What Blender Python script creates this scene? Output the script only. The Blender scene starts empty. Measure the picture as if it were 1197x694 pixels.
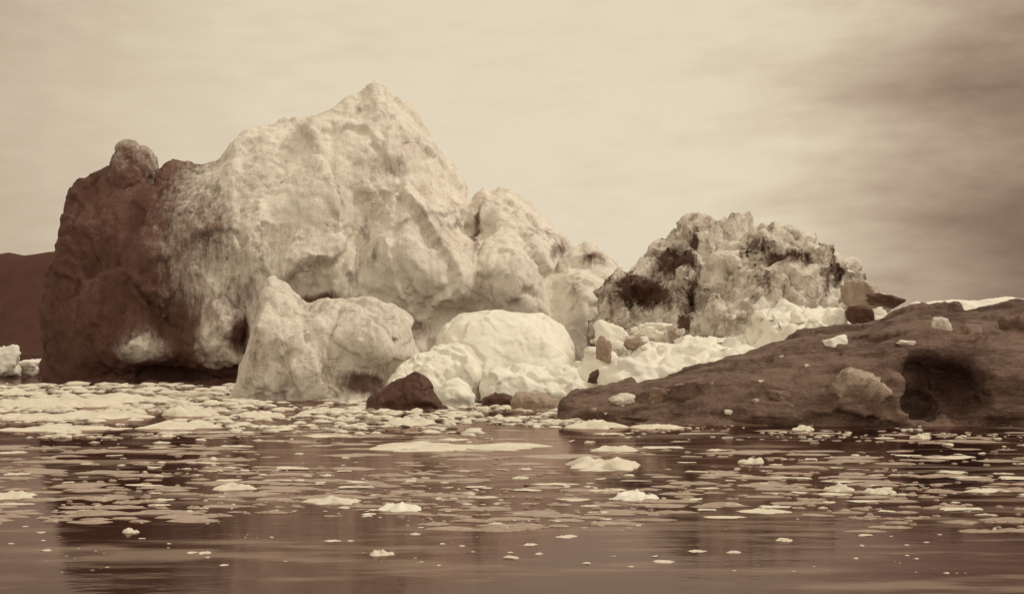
import bpy, math, random
import numpy as np
from mathutils import Vector

C = bpy.context.scene
COL = C.collection
# ------------------------------------------------------------------ camera
# photograph is 1197 x 694; horizon at row HZ, camera CH metres above the water
PW, PH, FPX, HZ, CH = 1197.0, 694.0, 1644.0, 405.0, 5.0
cam_d = bpy.data.cameras.new("camera")
cam = bpy.data.objects.new("camera", cam_d)
COL.objects.link(cam)
cam.location = (0, 0, CH)
cam.rotation_euler = (math.radians(90), 0, 0)
cam_d.sensor_width = 36.0
cam_d.lens = 36.0 * FPX / PW
cam_d.shift_y = (HZ - PH / 2) / PW
cam_d.clip_start = 0.5
cam_d.clip_end = 30000
C.camera = cam

# ------------------------------------------------------------------ sky, sun, exposure
SUN_EL, SUN_AZ = math.radians(48), math.radians(92)     # azimuth clockwise from +Y (view direction): high on the right
SUN_STRENGTH, SKY_STRENGTH = 1.1, 0.121
world = bpy.data.worlds.new("World")
C.world = world
world.use_nodes = True
wn, wl = world.node_tree.nodes, world.node_tree.links
wn.clear()
def N(nodes, t, **kw):
    n = nodes.new(t)
    for k, v in kw.items():
        setattr(n, k, v)
    return n
sky = N(wn, 'ShaderNodeTexSky', sky_type='NISHITA', sun_disc=False, sun_elevation=SUN_EL, sun_rotation=SUN_AZ,
        dust_density=3.0, air_density=1.0)
bw = N(wn, 'ShaderNodeRGBToBW')
wl.new(sky.outputs[0], bw.inputs[0])
# overcast veil: evens out the sky, with broad bands of browner tone
tc = N(wn, 'ShaderNodeTexCoord')
def wmath(op, a, b=None, clamp=False):
    n = N(wn, 'ShaderNodeMath', operation=op, use_clamp=clamp)
    for i, v in enumerate((a, b)):
        if v is None: continue
        if isinstance(v, (int, float)): n.inputs[i].default_value = v
        else: wl.new(v, n.inputs[i])
    return n.outputs[0]
sep = N(wn, 'ShaderNodeSeparateXYZ')
wl.new(tc.outputs['Generated'], sep.inputs[0])
mp = N(wn, 'ShaderNodeMapping')
mp.inputs['Scale'].default_value = (1.0, 1.0, 3.2)
wl.new(tc.outputs['Generated'], mp.inputs[0])
n1 = N(wn, 'ShaderNodeTexNoise'); n1.inputs['Scale'].default_value = 4.0; n1.inputs['Detail'].default_value = 6.0
n1.inputs['Roughness'].default_value = 0.55
wl.new(mp.outputs[0], n1.inputs['Vector'])
n2 = N(wn, 'ShaderNodeTexNoise'); n2.inputs['Scale'].default_value = 28.0; n2.inputs['Detail'].default_value = 5.0
wl.new(mp.outputs[0], n2.inputs['Vector'])
veil = wmath('ADD', wmath('MULTIPLY', bw.outputs[0], 0.30), 5.2)
# brown darkening added to the sky on the right, weaker on the left
right = N(wn, 'ShaderNodeMapRange', interpolation_type='SMOOTHSTEP')
for i, v in enumerate((0.13, 0.38, 0.0, 1.0)): right.inputs[i + 1].default_value = v
wl.new(wmath('ADD', sep.outputs['X'], wmath('MULTIPLY', wmath('SUBTRACT', n1.outputs['Fac'], 0.5), 0.30)), right.inputs[0])
left = N(wn, 'ShaderNodeMapRange', interpolation_type='SMOOTHSTEP')
for i, v in enumerate((-0.12, -0.48, 0.0, 1.0)): left.inputs[i + 1].default_value = v
wl.new(wmath('ADD', sep.outputs['X'], wmath('MULTIPLY', wmath('SUBTRACT', n1.outputs['Fac'], 0.5), 0.22)), left.inputs[0])
dens = wmath('ADD', wmath('MULTIPLY', right.outputs[0], 0.66), wmath('MULTIPLY', left.outputs[0], 0.36))
dens = wmath('ADD', dens, wmath('MULTIPLY', wmath('SUBTRACT', n1.outputs['Fac'], 0.5), 0.16))
dens = wmath('ADD', dens, wmath('MULTIPLY', wmath('SUBTRACT', n2.outputs['Fac'], 0.5), 0.16), clamp=True)
up = N(wn, 'ShaderNodeMapRange', interpolation_type='SMOOTHSTEP')
for i, v in enumerate((0.25, 0.75, 0.0, 1.0)): up.inputs[i + 1].default_value = v
wl.new(sep.outputs['Z'], up.inputs[0])
back = N(wn, 'ShaderNodeMapRange', interpolation_type='SMOOTHSTEP')
for i, v in enumerate((0.3, -0.6, 0.0, 1.0)): back.inputs[i + 1].default_value = v
wl.new(sep.outputs['Y'], back.inputs[0])
thin = wmath('MAXIMUM', up.outputs[0], back.outputs[0])
dens = wmath('MULTIPLY', dens, wmath('SUBTRACT', 1.0, thin))
glow = N(wn, 'ShaderNodeMapRange', interpolation_type='SMOOTHSTEP')
for i, v in enumerate((0.30, 0.0, 0.0, 1.0)): glow.inputs[i + 1].default_value = v
wl.new(wmath('ABSOLUTE', wmath('SUBTRACT', sep.outputs['X'], 0.03)), glow.inputs[0])
boost = wmath('ADD', wmath('ADD', 1.0, wmath('MULTIPLY', glow.outputs[0], 0.035)), wmath('ADD', wmath('MULTIPLY', up.outputs[0], 0.0), wmath('MULTIPLY', back.outputs[0], 0.15)))  # sky behind the viewer brightened as added fill
lum = wmath('MULTIPLY', wmath('MULTIPLY', veil, boost), wmath('SUBTRACT', 1.0, dens))
tint = N(wn, 'ShaderNodeMix', data_type='RGBA')
wl.new(dens, tint.inputs[0])
tint.inputs[6].default_value = (1.0, 0.875, 0.655, 1)
tint.inputs[7].default_value = (1.0, 0.60, 0.41, 1)
mul = N(wn, 'ShaderNodeMix', data_type='RGBA', blend_type='MULTIPLY')
mul.inputs[0].default_value = 1.0
wl.new(tint.outputs[2], mul.inputs[6]); wl.new(lum, mul.inputs[7])
bg = N(wn, 'ShaderNodeBackground'); bg.inputs[1].default_value = SKY_STRENGTH
wl.new(mul.outputs[2], bg.inputs[0])
wo = N(wn, 'ShaderNodeOutputWorld'); wl.new(bg.outputs[0], wo.inputs[0])

sd = bpy.data.lights.new("sun", 'SUN'); sd.energy = SUN_STRENGTH; sd.angle = math.radians(8); sd.color = (1.0, 0.935, 0.83)
sun = bpy.data.objects.new("sun", sd); COL.objects.link(sun)
sdir = Vector((math.sin(SUN_AZ) * math.cos(SUN_EL), math.cos(SUN_AZ) * math.cos(SUN_EL), math.sin(SUN_EL)))
sun.rotation_euler = sdir.to_track_quat('Z', 'Y').to_euler()
sun.location = (60, -40, 80)
C.view_settings.view_transform = 'Standard'
C.view_settings.look = 'None'
C.view_settings.exposure = 0.0
C.view_settings.gamma = 1.0
C.view_settings.use_curve_mapping = False

# ------------------------------------------------------------------ helpers: numbers
def wx(px, Y): return (px - PW / 2) / FPX * Y
def wz(py, Y): return CH - (py - HZ) / FPX * Y
def wd(py): return CH * FPX / (py - HZ)                    # distance of a point of the water seen at row py

def _hash(i, j, k, s):
    h = (i.astype(np.int64) * 374761393 + j.astype(np.int64) * 668265263 + k.astype(np.int64) * 2147483647 + s * 1274126177) & 0xffffffff
    h = ((h ^ (h >> 13)) * 1274126177) & 0xffffffff
    h = ((h ^ (h >> 15)) * 2246822519) & 0xffffffff
    return (h ^ (h >> 16)) & 0xffffffff
_G = np.random.RandomState(5).normal(size=(256, 3)); _G /= np.linalg.norm(_G, axis=1)[:, None]
def noise(P, s=0):
    I = np.floor(P).astype(np.int64); f = P - I
    w = f * f * f * (f * (f * 6 - 15) + 10)
    out = np.zeros(len(P))
    for a in (0, 1):
        for b in (0, 1):
            for c in (0, 1):
                g = _G[_hash(I[:, 0] + a, I[:, 1] + b, I[:, 2] + c, s) & 255]
                d = (g * (f - np.array([a, b, c]))).sum(1)
                out += d * (w[:, 0] if a else 1 - w[:, 0]) * (w[:, 1] if b else 1 - w[:, 1]) * (w[:, 2] if c else 1 - w[:, 2])
    return out * 1.5
def fbm(P, s=0, o=4, g=0.5):
    t = np.zeros(len(P)); a = 1.0
    for k in range(o):
        t += a * noise(P * 2.03 ** k + 17.3 * k, s + k); a *= g
    return t
def ridged(P, s=0, o=4):
    t = np.zeros(len(P)); a = 1.0
    for k in range(o):
        t += a * (0.5 - np.abs(noise(P * 2.03 ** k + 9.1 * k, s + k))); a *= 0.5
    return t
def cells(P, s=0):
    """Voronoi: distance to nearest, second nearest point, and a per-cell random direction dotted with the offset (tilted facets)"""
    I = np.floor(P).astype(np.int64); f = P - I
    d1 = np.full(len(P), 9.0); d2 = np.full(len(P), 9.0); tilt = np.zeros(len(P))
    for a in (-1, 0, 1):
        for b in (-1, 0, 1):
            for c in (-1, 0, 1):
                h = _hash(I[:, 0] + a, I[:, 1] + b, I[:, 2] + c, s)
                o = np.stack([h & 255, (h >> 8) & 255, (h >> 16) & 255], 1) / 255.0 + np.array([a, b, c]) - f
                d = np.sqrt((o * o).sum(1))
                n = d < d1
                d2 = np.where(n, d1, np.minimum(d2, d))
                t = (_G[(h >> 20) & 255] * o).sum(1) + ((h >> 24) & 255) / 255.0 - 0.5
                tilt = np.where(n, t, tilt); d1 = np.where(n, d, d1)
    return d1, d2, tilt
def sstep(a, b, x):
    t = np.clip((x - a) / (b - a), 0, 1); return t * t * (3 - 2 * t)

# ------------------------------------------------------------------ helpers: meshes
def surface_nets(F, org, h):
    ins = F < 0
    nx, ny, nz = F.shape
    c = [ins[a:nx - 1 + a, b:ny - 1 + b, d:nz - 1 + d] for a in (0, 1) for b in (0, 1) for d in (0, 1)]
    cnt = sum(x.astype(np.int8) for x in c)
    act = (cnt > 0) & (cnt < 8)
    idx = np.argwhere(act)
    vid = np.full(act.shape, -1, np.int64); vid[act] = np.arange(len(idx))
    acc = np.zeros((len(idx), 3)); k = np.zeros(len(idx))
    cor = [(a, b, d) for a in (0, 1) for b in (0, 1) for d in (0, 1)]
    val = {q: F[idx[:, 0] + q[0], idx[:, 1] + q[1], idx[:, 2] + q[2]] for q in cor}
    for q in cor:
        for ax in range(3):
            if q[ax] == 0:
                r = list(q); r[ax] = 1; r = tuple(r)
                f0, f1 = val[q], val[r]
                m = (f0 < 0) != (f1 < 0)
                t = np.where(m, f0 / np.where(m, f0 - f1, 1), 0)
                p = np.tile(np.array(q, float), (len(idx), 1)); p[:, ax] += t
                acc[m] += p[m]; k[m] += 1
    V = org + h * (idx + acc / k[:, None])
    faces = []
    for ax in range(3):
        o1, o2 = [(1, 2), (2, 0), (0, 1)][ax]
        sl0 = [slice(None)] * 3; sl1 = [slice(None)] * 3
        sl0[ax] = slice(0, F.shape[ax] - 1); sl1[ax] = slice(1, None)
        s0, s1 = ins[tuple(sl0)], ins[tuple(sl1)]
        for flag in (True, False):
            e = np.argwhere((s0 != s1) & (s0 == flag))
            e = e[(e[:, o1] > 0) & (e[:, o2] > 0) & (e[:, o1] < F.shape[o1] - 1) & (e[:, o2] < F.shape[o2] - 1)]
            def at(d1, d2):
                q = e.copy(); q[:, o1] -= d1; q[:, o2] -= d2
                return vid[q[:, 0], q[:, 1], q[:, 2]]
            quad = [at(1, 1), at(0, 1), at(0, 0), at(1, 0)]
            if not flag: quad = quad[::-1]
            faces.append(np.stack(quad, 1))
    Q = np.concatenate(faces)
    return keep_largest(V, Q[(Q >= 0).all(1)])
def keep_largest(V, Q):
    lab = np.arange(len(V))
    while True:
        m = lab[Q].min(1); new = lab.copy()
        for i in range(4): np.minimum.at(new, Q[:, i], m)
        new = new[new]
        if (new == lab).all(): break
        lab = new
    best = np.bincount(lab[Q[:, 0]]).argmax()
    Q = Q[lab[Q[:, 0]] == best]
    used = np.unique(Q); mp_ = np.full(len(V), -1); mp_[used] = np.arange(len(used))
    return V[used], mp_[Q]
def vnormals(V, Q):
    n = np.cross(V[Q[:, 2]] - V[Q[:, 0]], V[Q[:, 3]] - V[Q[:, 1]])
    out = np.zeros_like(V)
    for i in range(4): np.add.at(out, Q[:, i], n)
    return out / np.maximum(np.linalg.norm(out, axis=1), 1e-9)[:, None]
def relax(V, Q, it=1, w=0.5):
    for _ in range(it):
        s = np.zeros_like(V); c = np.zeros(len(V))
        for i in range(4):
            np.add.at(s, Q[:, i], V[Q[:, (i + 1) % 4]] + V[Q[:, (i + 3) % 4]]); np.add.at(c, Q[:, i], 2)
        V = V * (1 - w) + w * s / np.maximum(c, 1)[:, None]
    return V
def mesh_obj(name, V, F, mat, parent=None, origin=None, dirt=None, smooth=True):
    V = np.asarray(V, float)
    if origin is not None: V = V - np.array(origin)
    me = bpy.data.meshes.new(name)
    me.from_pydata(V.tolist(), [], F.tolist() if hasattr(F, 'tolist') else F)
    if smooth: me.polygons.foreach_set('use_smooth', [True] * len(me.polygons))
    if dirt is not None:
        at = me.attributes.new('dirt', 'FLOAT', 'POINT'); at.data.foreach_set('value', np.clip(dirt, 0, 1).astype(np.float32))  # holds both grime and painted shade
    me.materials.append(mat); me.update()
    o = bpy.data.objects.new(name, me); COL.objects.link(o)
    if origin is not None and parent is None: o.location = origin
    if parent is not None: o.parent = parent
    return o
def tag(o, label=None, cat=None, group=None, kind=None):
    for k, v in (('label', label), ('category', cat), ('group', group), ('kind', kind)):
        if v: o[k] = v
    return o
def thing(name, label, cat, loc, group=None):
    o = bpy.data.objects.new(name, None); COL.objects.link(o); o.location = loc
    o.empty_display_size = 1.0
    return tag(o, label, cat, group)

# ------------------------------------------------------------------ materials
def ice_material(name, light, mid, dark, mott=0.35, contrast=1.0, bump=0.35, fine=6.0, coarse=0.5, rough=0.62, streak=(1, 1, 1), noise_dark=0.5, crack=0.0, cscale=0.35, drange=(0.28, 0.76)):
    m = bpy.data.materials.new(name); m.use_nodes = True
    n, l = m.node_tree.nodes, m.node_tree.links
    p = n['Principled BSDF']
    def mathn(op, a, b=None, clamp=False):
        q = N(n, 'ShaderNodeMath', operation=op, use_clamp=clamp)
        for i, v in enumerate((a, b)):
            if v is None: continue
            if isinstance(v, (int, float)): q.inputs[i].default_value = v
            else: l.new(v, q.inputs[i])
        return q.outputs[0]
    tcn = N(n, 'ShaderNodeTexCoord'); mpn = N(n, 'ShaderNodeMapping'); mpn.inputs['Scale'].default_value = streak
    l.new(tcn.outputs['Object'], mpn.inputs[0])
    flu = N(n, 'ShaderNodeMapping'); flu.inputs['Scale'].default_value = (1.4, 1.4, 0.16); l.new(tcn.outputs['Object'], flu.inputs[0])
    def nz(scale, detail, rg=0.6, vec=None, dist=0.0):
        t = N(n, 'ShaderNodeTexNoise'); t.inputs['Scale'].default_value = scale; t.inputs['Detail'].default_value = detail
        t.inputs['Roughness'].default_value = rg; t.inputs['Distortion'].default_value = dist
        l.new(vec or mpn.outputs[0], t.inputs['Vector']); return t.outputs['Fac']
    a = nz(coarse, 8, 0.62, dist=0.6); b = nz(fine * 0.35, 6, 0.7); c = nz(fine, 5, 0.7, tcn.outputs['Object'])
    at = N(n, 'ShaderNodeAttribute', attribute_name='dirt')  # grime and painted shade together
    # clear/grey ice inside the white ice
    g = mathn('ADD', mathn('ADD', mathn('MULTIPLY', a, 0.50), mathn('MULTIPLY', b, 0.28)), mathn('MULTIPLY', c, 0.22))
    mr = N(n, 'ShaderNodeMapRange', interpolation_type='SMOOTHSTEP')
    for i, v in enumerate((0.5 - 0.16 / contrast, 0.5 + 0.22 / contrast, 0.0, mott)): mr.inputs[i + 1].default_value = v
    l.new(g, mr.inputs[0])
    # grime and painted shade: attribute broken up by noise
    fl = nz(1.0, 6, 0.65, flu.outputs[0])
    br = mathn('ADD', at.outputs['Fac'], mathn('MULTIPLY', mathn('SUBTRACT', mathn('ADD', mathn('ADD', mathn('MULTIPLY', b, 0.3), mathn('MULTIPLY', c, 0.25)), mathn('MULTIPLY', fl, 0.45)), 0.5), 3.0 * noise_dark))
    dr = N(n, 'ShaderNodeMapRange', interpolation_type='SMOOTHSTEP')
    for i, v in enumerate((*drange, 0.0, 1.0)): dr.inputs[i + 1].default_value = v
    l.new(br, dr.inputs[0])
    # no darkening at all where the attribute is zero
    gate = mathn('MULTIPLY', dr.outputs[0], mathn('MULTIPLY', at.outputs['Fac'], 6.0, True))
    m1 = N(n, 'ShaderNodeMix', data_type='RGBA'); l.new(mr.outputs[0], m1.inputs[0])
    m1.inputs[6].default_value = (*light, 1); m1.inputs[7].default_value = (*mid, 1)
    m2 = N(n, 'ShaderNodeMix', data_type='RGBA'); l.new(gate, m2.inputs[0]); l.new(m1.outputs[2], m2.inputs[6]); dk = N(n, 'ShaderNodeMix', data_type='RGBA'); dm = N(n, 'ShaderNodeMapRange', interpolation_type='SMOOTHSTEP')
    for i, v in enumerate((0.40, 0.64, 0.0, 1.0)): dm.inputs[i + 1].default_value = v
    l.new(g, dm.inputs[0]); l.new(dm.outputs[0], dk.inputs[0])
    dk.inputs[6].default_value = (*[v * 0.75 for v in dark], 1); dk.inputs[7].default_value = (dark[0] * 1.3, dark[1] * 1.5, dark[2] * 1.55, 1)
    l.new(dk.outputs[2], m2.inputs[7])
    l.new(m2.outputs[2], p.inputs['Base Color'])
    p.inputs['Roughness'].default_value = rough
    p.inputs['Specular IOR Level'].default_value = 0.3
    p.inputs['Specular Tint'].default_value = (1.0, 0.75, 0.55, 1)
    h = mathn('ADD', mathn('ADD', mathn('MULTIPLY', a, 1.0), mathn('MULTIPLY', b, 0.45)), mathn('MULTIPLY', c, 0.22))
    if crack:
        wv = N(n, 'ShaderNodeTexNoise'); wv.inputs['Scale'].default_value = cscale * 1.5; wv.inputs['Detail'].default_value = 4; l.new(tcn.outputs['Object'], wv.inputs['Vector'])
        ad = N(n, 'ShaderNodeVectorMath', operation='MULTIPLY_ADD'); ad.inputs[1].default_value = (2.6 / cscale * 0.35,) * 3
        l.new(wv.outputs['Color'], ad.inputs[0]); l.new(tcn.outputs['Object'], ad.inputs[2])
        vo = N(n, 'ShaderNodeTexVoronoi', feature='DISTANCE_TO_EDGE'); vo.inputs['Scale'].default_value = cscale; l.new(ad.outputs[0], vo.inputs['Vector'])
        cr = N(n, 'ShaderNodeMapRange', interpolation_type='SMOOTHSTEP')
        for i, v in enumerate((0.0, 0.035, 1.0, 0.0)): cr.inputs[i + 1].default_value = v
        l.new(vo.outputs['Distance'], cr.inputs[0])
        msk = N(n, 'ShaderNodeMapRange', interpolation_type='SMOOTHSTEP')
        for i, v in enumerate((0.46, 0.62, 0.0, crack)): msk.inputs[i + 1].default_value = v
        l.new(a, msk.inputs[0])
        crk = mathn('MULTIPLY', cr.outputs[0], msk.outputs[0])
        m3 = N(n, 'ShaderNodeMix', data_type='RGBA'); l.new(mathn('MULTIPLY', mathn('MULTIPLY', crk, 0.55), mathn('SUBTRACT', 1.0, gate)), m3.inputs[0]); l.new(m2.outputs[2], m3.inputs[6]); m3.inputs[7].default_value = (*[v * 0.6 for v in mid], 1)
        l.new(m3.outputs[2], p.inputs['Base Color'])
        h = mathn('SUBTRACT', h, mathn('MULTIPLY', crk, 0.25))
    h = mathn('ADD', h, mathn('MULTIPLY', fl, 0.4))
    bp = N(n, 'ShaderNodeBump'); bp.inputs['Strength'].default_value = bump; bp.inputs['Distance'].default_value = 0.6
    l.new(h, bp.inputs['Height']); l.new(bp.outputs[0], p.inputs['Normal'])
    return m
WHITE = (0.88, 0.855, 0.77)
BROWN, DARK = (0.17, 0.10, 0.078), (0.135, 0.062, 0.050)
M_berg = ice_material('pale_mottled_ice', (0.88, 0.83, 0.745), (0.58, 0.485, 0.415), DARK, mott=0.62, contrast=2.1, crack=0.7, cscale=0.16, noise_dark=0.46, drange=(0.14, 0.80), bump=0.8, fine=3.0, coarse=0.16, streak=(1, 1, 0.6))
M_rough = ice_material('rough_broken_ice', (0.84, 0.785, 0.70), (0.38, 0.29, 0.243), (0.10, 0.049, 0.038), mott=0.85, contrast=1.9, crack=1.0, cscale=0.3, noise_dark=0.75, bump=0.8, fine=3.5, coarse=0.3)
M_boulder = ice_material('pitted_grey_ice', (0.84, 0.785, 0.70), (0.48, 0.39, 0.335), (0.17, 0.10, 0.078), mott=0.7, contrast=1.9, crack=0.8, cscale=0.4, bump=0.75, fine=5.0, coarse=0.5, streak=(1.3, 1, 0.6))
M_white = ice_material('smooth_white_ice', WHITE, (0.66, 0.585, 0.485), BROWN, mott=0.35, contrast=1.0, crack=0.35, cscale=0.35, bump=0.25, fine=4.0, coarse=0.4)
M_snow = ice_material('snow_on_ice', (0.89, 0.86, 0.78), (0.74, 0.68, 0.59), BROWN, mott=0.4, contrast=1.2, bump=0.3, fine=4.0, coarse=0.5)
M_dirty = ice_material('dark_dirty_ice', (0.215, 0.14, 0.115), (0.085, 0.048, 0.039), (0.05, 0.022, 0.018), mott=1.0, contrast=2.2, bump=0.8, fine=4.0, coarse=0.45, rough=0.55, streak=(0.32, 1, 1.7), noise_dark=0.4)
M_dark = ice_material('dark_clear_ice', (0.095, 0.046, 0.036), (0.06, 0.027, 0.021), (0.04, 0.017, 0.012), mott=0.8, contrast=1.4, bump=0.35, fine=4.0, coarse=0.6, rough=0.4)
M_grey = ice_material('grey_brown_ice', (0.42, 0.325, 0.265), (0.23, 0.155, 0.122), (0.08, 0.036, 0.028), mott=0.8, contrast=1.5, bump=0.4, fine=4.0, coarse=0.6)
M_lump = ice_material('cloudy_brown_ice', (0.52, 0.42, 0.35), (0.25, 0.175, 0.14), (0.12, 0.07, 0.055), mott=1.0, contrast=2.0, bump=0.7, fine=4.0, coarse=0.8)
M_dirtylump = ice_material('dirty_brown_ice', (0.29, 0.20, 0.16), (0.15, 0.09, 0.072), (0.1, 0.05, 0.04), mott=1.0, contrast=2.0, bump=0.7, fine=4.0, coarse=0.8)
M_land = ice_material('bare_dark_land', (0.085, 0.038, 0.030), (0.055, 0.024, 0.019), (0.04, 0.017, 0.012), mott=0.9, contrast=1.5, bump=0.5, fine=0.2, coarse=0.02, rough=0.95)
M_wet = ice_material('half_sunken_slush_ice', (0.46, 0.36, 0.295), (0.25, 0.175, 0.14), BROWN, mott=0.8, contrast=1.3, bump=0.2, fine=6.0, coarse=0.9, rough=0.35)
M_floe = ice_material('floating_slush_ice', (0.80, 0.745, 0.63), (0.54, 0.45, 0.37), BROWN, mott=0.55, contrast=1.3, bump=0.3, fine=6.0, coarse=0.9)

# ------------------------------------------------------------------ helpers: ice bodies
def body(prof, Yc, Wf, Wb, h, p=2.4, q=2.2, taper=3.0, relief=(), warp=(2.0, 8.0), blobs=(), cuts=(), seed=1, depth=2.5, fine=(), facets=None,
         front=None, wmin=0.35, relax_it=0, dirt=(), dark_fn=None, soften=1, notch=0.35):
    """A solid mass of ice under the skyline prof (list of picture points at distance Yc), Wf metres deep towards the
    viewer and Wb away, rising out of the water from -depth. relief: (px, py, rx, ry, metres) swellings of its near face."""
    Yr = Yc - 0.8 * Wf
    pr = np.array(prof, float)
    X, Z = wx(pr[:, 0], Yc), wz(pr[:, 1], Yc)
    xs_ = np.arange(X.min() - 1, X.max() + 1, h / 4); zs_ = np.interp(xs_, X, Z, left=-depth - 1.0, right=-depth - 1.0)
    kk = np.exp(-0.5 * (np.arange(-12, 13) / (1.0 * 4)) ** 2); kk /= kk.sum()
    zs_ = np.convolve(np.pad(zs_, 12, mode='edge'), kk, 'valid')
    x0, x1 = X.min(), X.max(); pad = warp[0] + 3 * h
    zmax = Z.max() + pad
    for b in blobs: zmax = max(zmax, b[2] + b[5] + pad); x0 = min(x0, b[0] - b[3]); x1 = max(x1, b[0] + b[3])
    gx = np.arange(x0 - pad, x1 + pad, h); gy = np.arange(Yc - Wf * 1.35 - pad, Yc + Wb * 1.2 + pad, h); gz = np.arange(-depth - 2 * h, zmax, h)
    def implicit(P):
        x, y, z = P[:, 0], P[:, 1], P[:, 2]
        H = np.interp(x, xs_, zs_, left=-depth - 1, right=-depth - 1) + depth
        xn = np.clip((x - (X.min() + X.max()) / 2) / ((X.max() - X.min()) / 2), -1, 1)
        tp = wmin + (1 - wmin) * np.power(1 - np.abs(xn) ** taper, 0.5)
        yc = Yc + (0 if front is None else front(x, z))
        R = np.zeros(len(x))
        for (rx_, ry_, sx, sy, am) in relief:
            R += am * np.exp(-((x - wx(rx_, Yr)) / (sx * Yr / FPX)) ** 2 - ((z - wz(ry_, Yr)) / (sy * Yr / FPX)) ** 2)
        wf = np.maximum(Wf * tp + R, 0.4)
        u = np.where(y < yc, (yc - y) / wf, (y - yc) / (Wb * tp))
        zz = np.maximum(z + depth, 0) / np.maximum(H, 0.05)
        Gv = zz ** q + np.abs(u) ** p
        F = (np.power(Gv, 1 / max(p, q)) - 1) * np.minimum(np.maximum(H, 0.5), wf)
        F = np.where(H < 0.1, 3.0, np.clip(F, -6, 6))
        if notch: F = F + notch * np.exp(-((z - 0.15) / 0.4) ** 2)
        for b in blobs:      # ellipsoid added: (x, y, z, rx, ry, rz)
            d = (np.sqrt(((x - b[0]) / b[3]) ** 2 + ((y - b[1]) / b[4]) ** 2 + ((z - b[2]) / b[5]) ** 2) - 1) * min(b[3:6])
            k = 0.6; hh = np.clip(0.5 + 0.5 * (F - d) / k, 0, 1); F = F * (1 - hh) + d * hh - k * hh * (1 - hh)
        for b in cuts:       # ellipsoid removed
            d = (1 - np.sqrt(((x - b[0]) / b[3]) ** 2 + ((y - b[1]) / b[4]) ** 2 + ((z - b[2]) / b[5]) ** 2)) * min(b[3:6])
            F = np.maximum(F, d)
        return F
    A = np.stack(np.meshgrid(gx, gy, gz, indexing='ij'), -1)
    shp = A.shape[:3]; P = A.reshape(-1, 3)
    F = implicit(P)
    ins = (F < 0).reshape(shp)
    nd = int(math.ceil((warp[0] * 1.2) / h)) + 1
    dil, ero = ins.copy(), ins.copy()
    for ax in range(3):
        for arr, op in ((dil, np.logical_or), (ero, np.logical_and)):
            src = arr.copy()
            for s in range(1, nd + 1):
                a = [slice(None)] * 3; b = [slice(None)] * 3
                a[ax] = slice(s, None); b[ax] = slice(0, -s)
                arr[tuple(a)] = op(arr[tuple(a)], src[tuple(b)]); arr[tuple(b)] = op(arr[tuple(b)], src[tuple(a)])
    m = (dil & ~ero).reshape(-1)
    Pm = P[m]
    wv = np.stack([fbm(Pm / warp[1], seed * 31 + 7 * i, warp[2] if len(warp) > 2 else 3, 0.42) for i in range(3)], 1) * warp[0]
    wv[:, 2] *= 0.75
    F[m] = implicit(Pm + wv)
    F = F.reshape(shp)
    F = np.maximum(F, (-depth - A[..., 2]))
    F[0] = F[-1] = 3; F[:, 0] = F[:, -1] = 3; F[:, :, 0] = F[:, :, -1] = 3
    V, Q = surface_nets(F, np.array([gx[0], gy[0], gz[0]]), h)
    V = relax(V, Q, 2 + relax_it, 0.5)
    nrm = vnormals(V, Q)
    disp = np.zeros(len(V))
    if facets:
        am, sc = facets[:2]; st = np.array(facets[2] if len(facets) > 2 else (1, 1, 0.6))
        for k_, (f_, g_) in enumerate(((1.0, 1.0), (0.42, 0.4))):
            Pc = V * st / (sc * f_); Pc = Pc + 0.22 * np.stack([noise(Pc * 1.3, seed + i) for i in range(3)], 1)
            d1, d2, t = cells(Pc, seed + 13 * k_); disp += am * g_ * t
            disp -= am * g_ * 0.22 * (1 - sstep(0.0, 0.10, d2 - d1)) * sstep(-0.1, 0.3, noise(V / (sc * 1.5), seed + 3))
        V = relax(V + nrm * disp[:, None], Q, soften, 0.5); nrm = vnormals(V, Q); disp = np.zeros(len(V))
    for (am, sc, kind) in fine:
        if kind == 'c':
            Pc = V * np.array((1, 1, 0.55)) / sc; Pc = Pc + 0.3 * np.stack([noise(Pc * 1.2, seed + 5 + i) for i in range(3)], 1)
            disp += am * cells(Pc, seed + 99)[2] * sstep(-0.35, 0.3, noise(V / (sc * 3.5), seed + 44)); continue
        disp += am * (-(ridged(V / sc, seed + 50) - 0.5) if kind == 'r' else noise(V * np.array([1, 1, 0.22]) / sc, seed + 70) if kind == 'v' else fbm(V / sc, seed + 60))
    V = V + nrm * disp[:, None]
    dv = None
    if dirt or dark_fn:
        dv = np.zeros(len(V))
        px = V[:, 0] / Yr * FPX + PW / 2; py = HZ - (V[:, 2] - CH) / Yr * FPX
        jit = 9 * fbm(V / 4.0, seed + 80); px = px + jit; py = py + 9 * fbm(V / 4.0, seed + 90)
        for (a, b, sx, sy, am) in dirt:  # spots hold both grime and painted shade
            dv = np.maximum(dv, am * np.exp(-(((px - a) / sx) ** 2 + ((py - b) / sy) ** 2)))
        if dark_fn: dv = np.maximum(dv, dark_fn(px, py))
    else: dv = np.zeros(len(V))
    return V, Q, dv
_ico = {}
def ico(sub):
    if sub not in _ico:
        import bmesh
        b = bmesh.new(); bmesh.ops.create_icosphere(b, subdivisions=sub, radius=1.0)
        _ico[sub] = (np.array([v.co[:] for v in b.verts]), np.array([[v.index for v in f.verts] for f in b.faces])); b.free()
    return _ico[sub]
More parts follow.
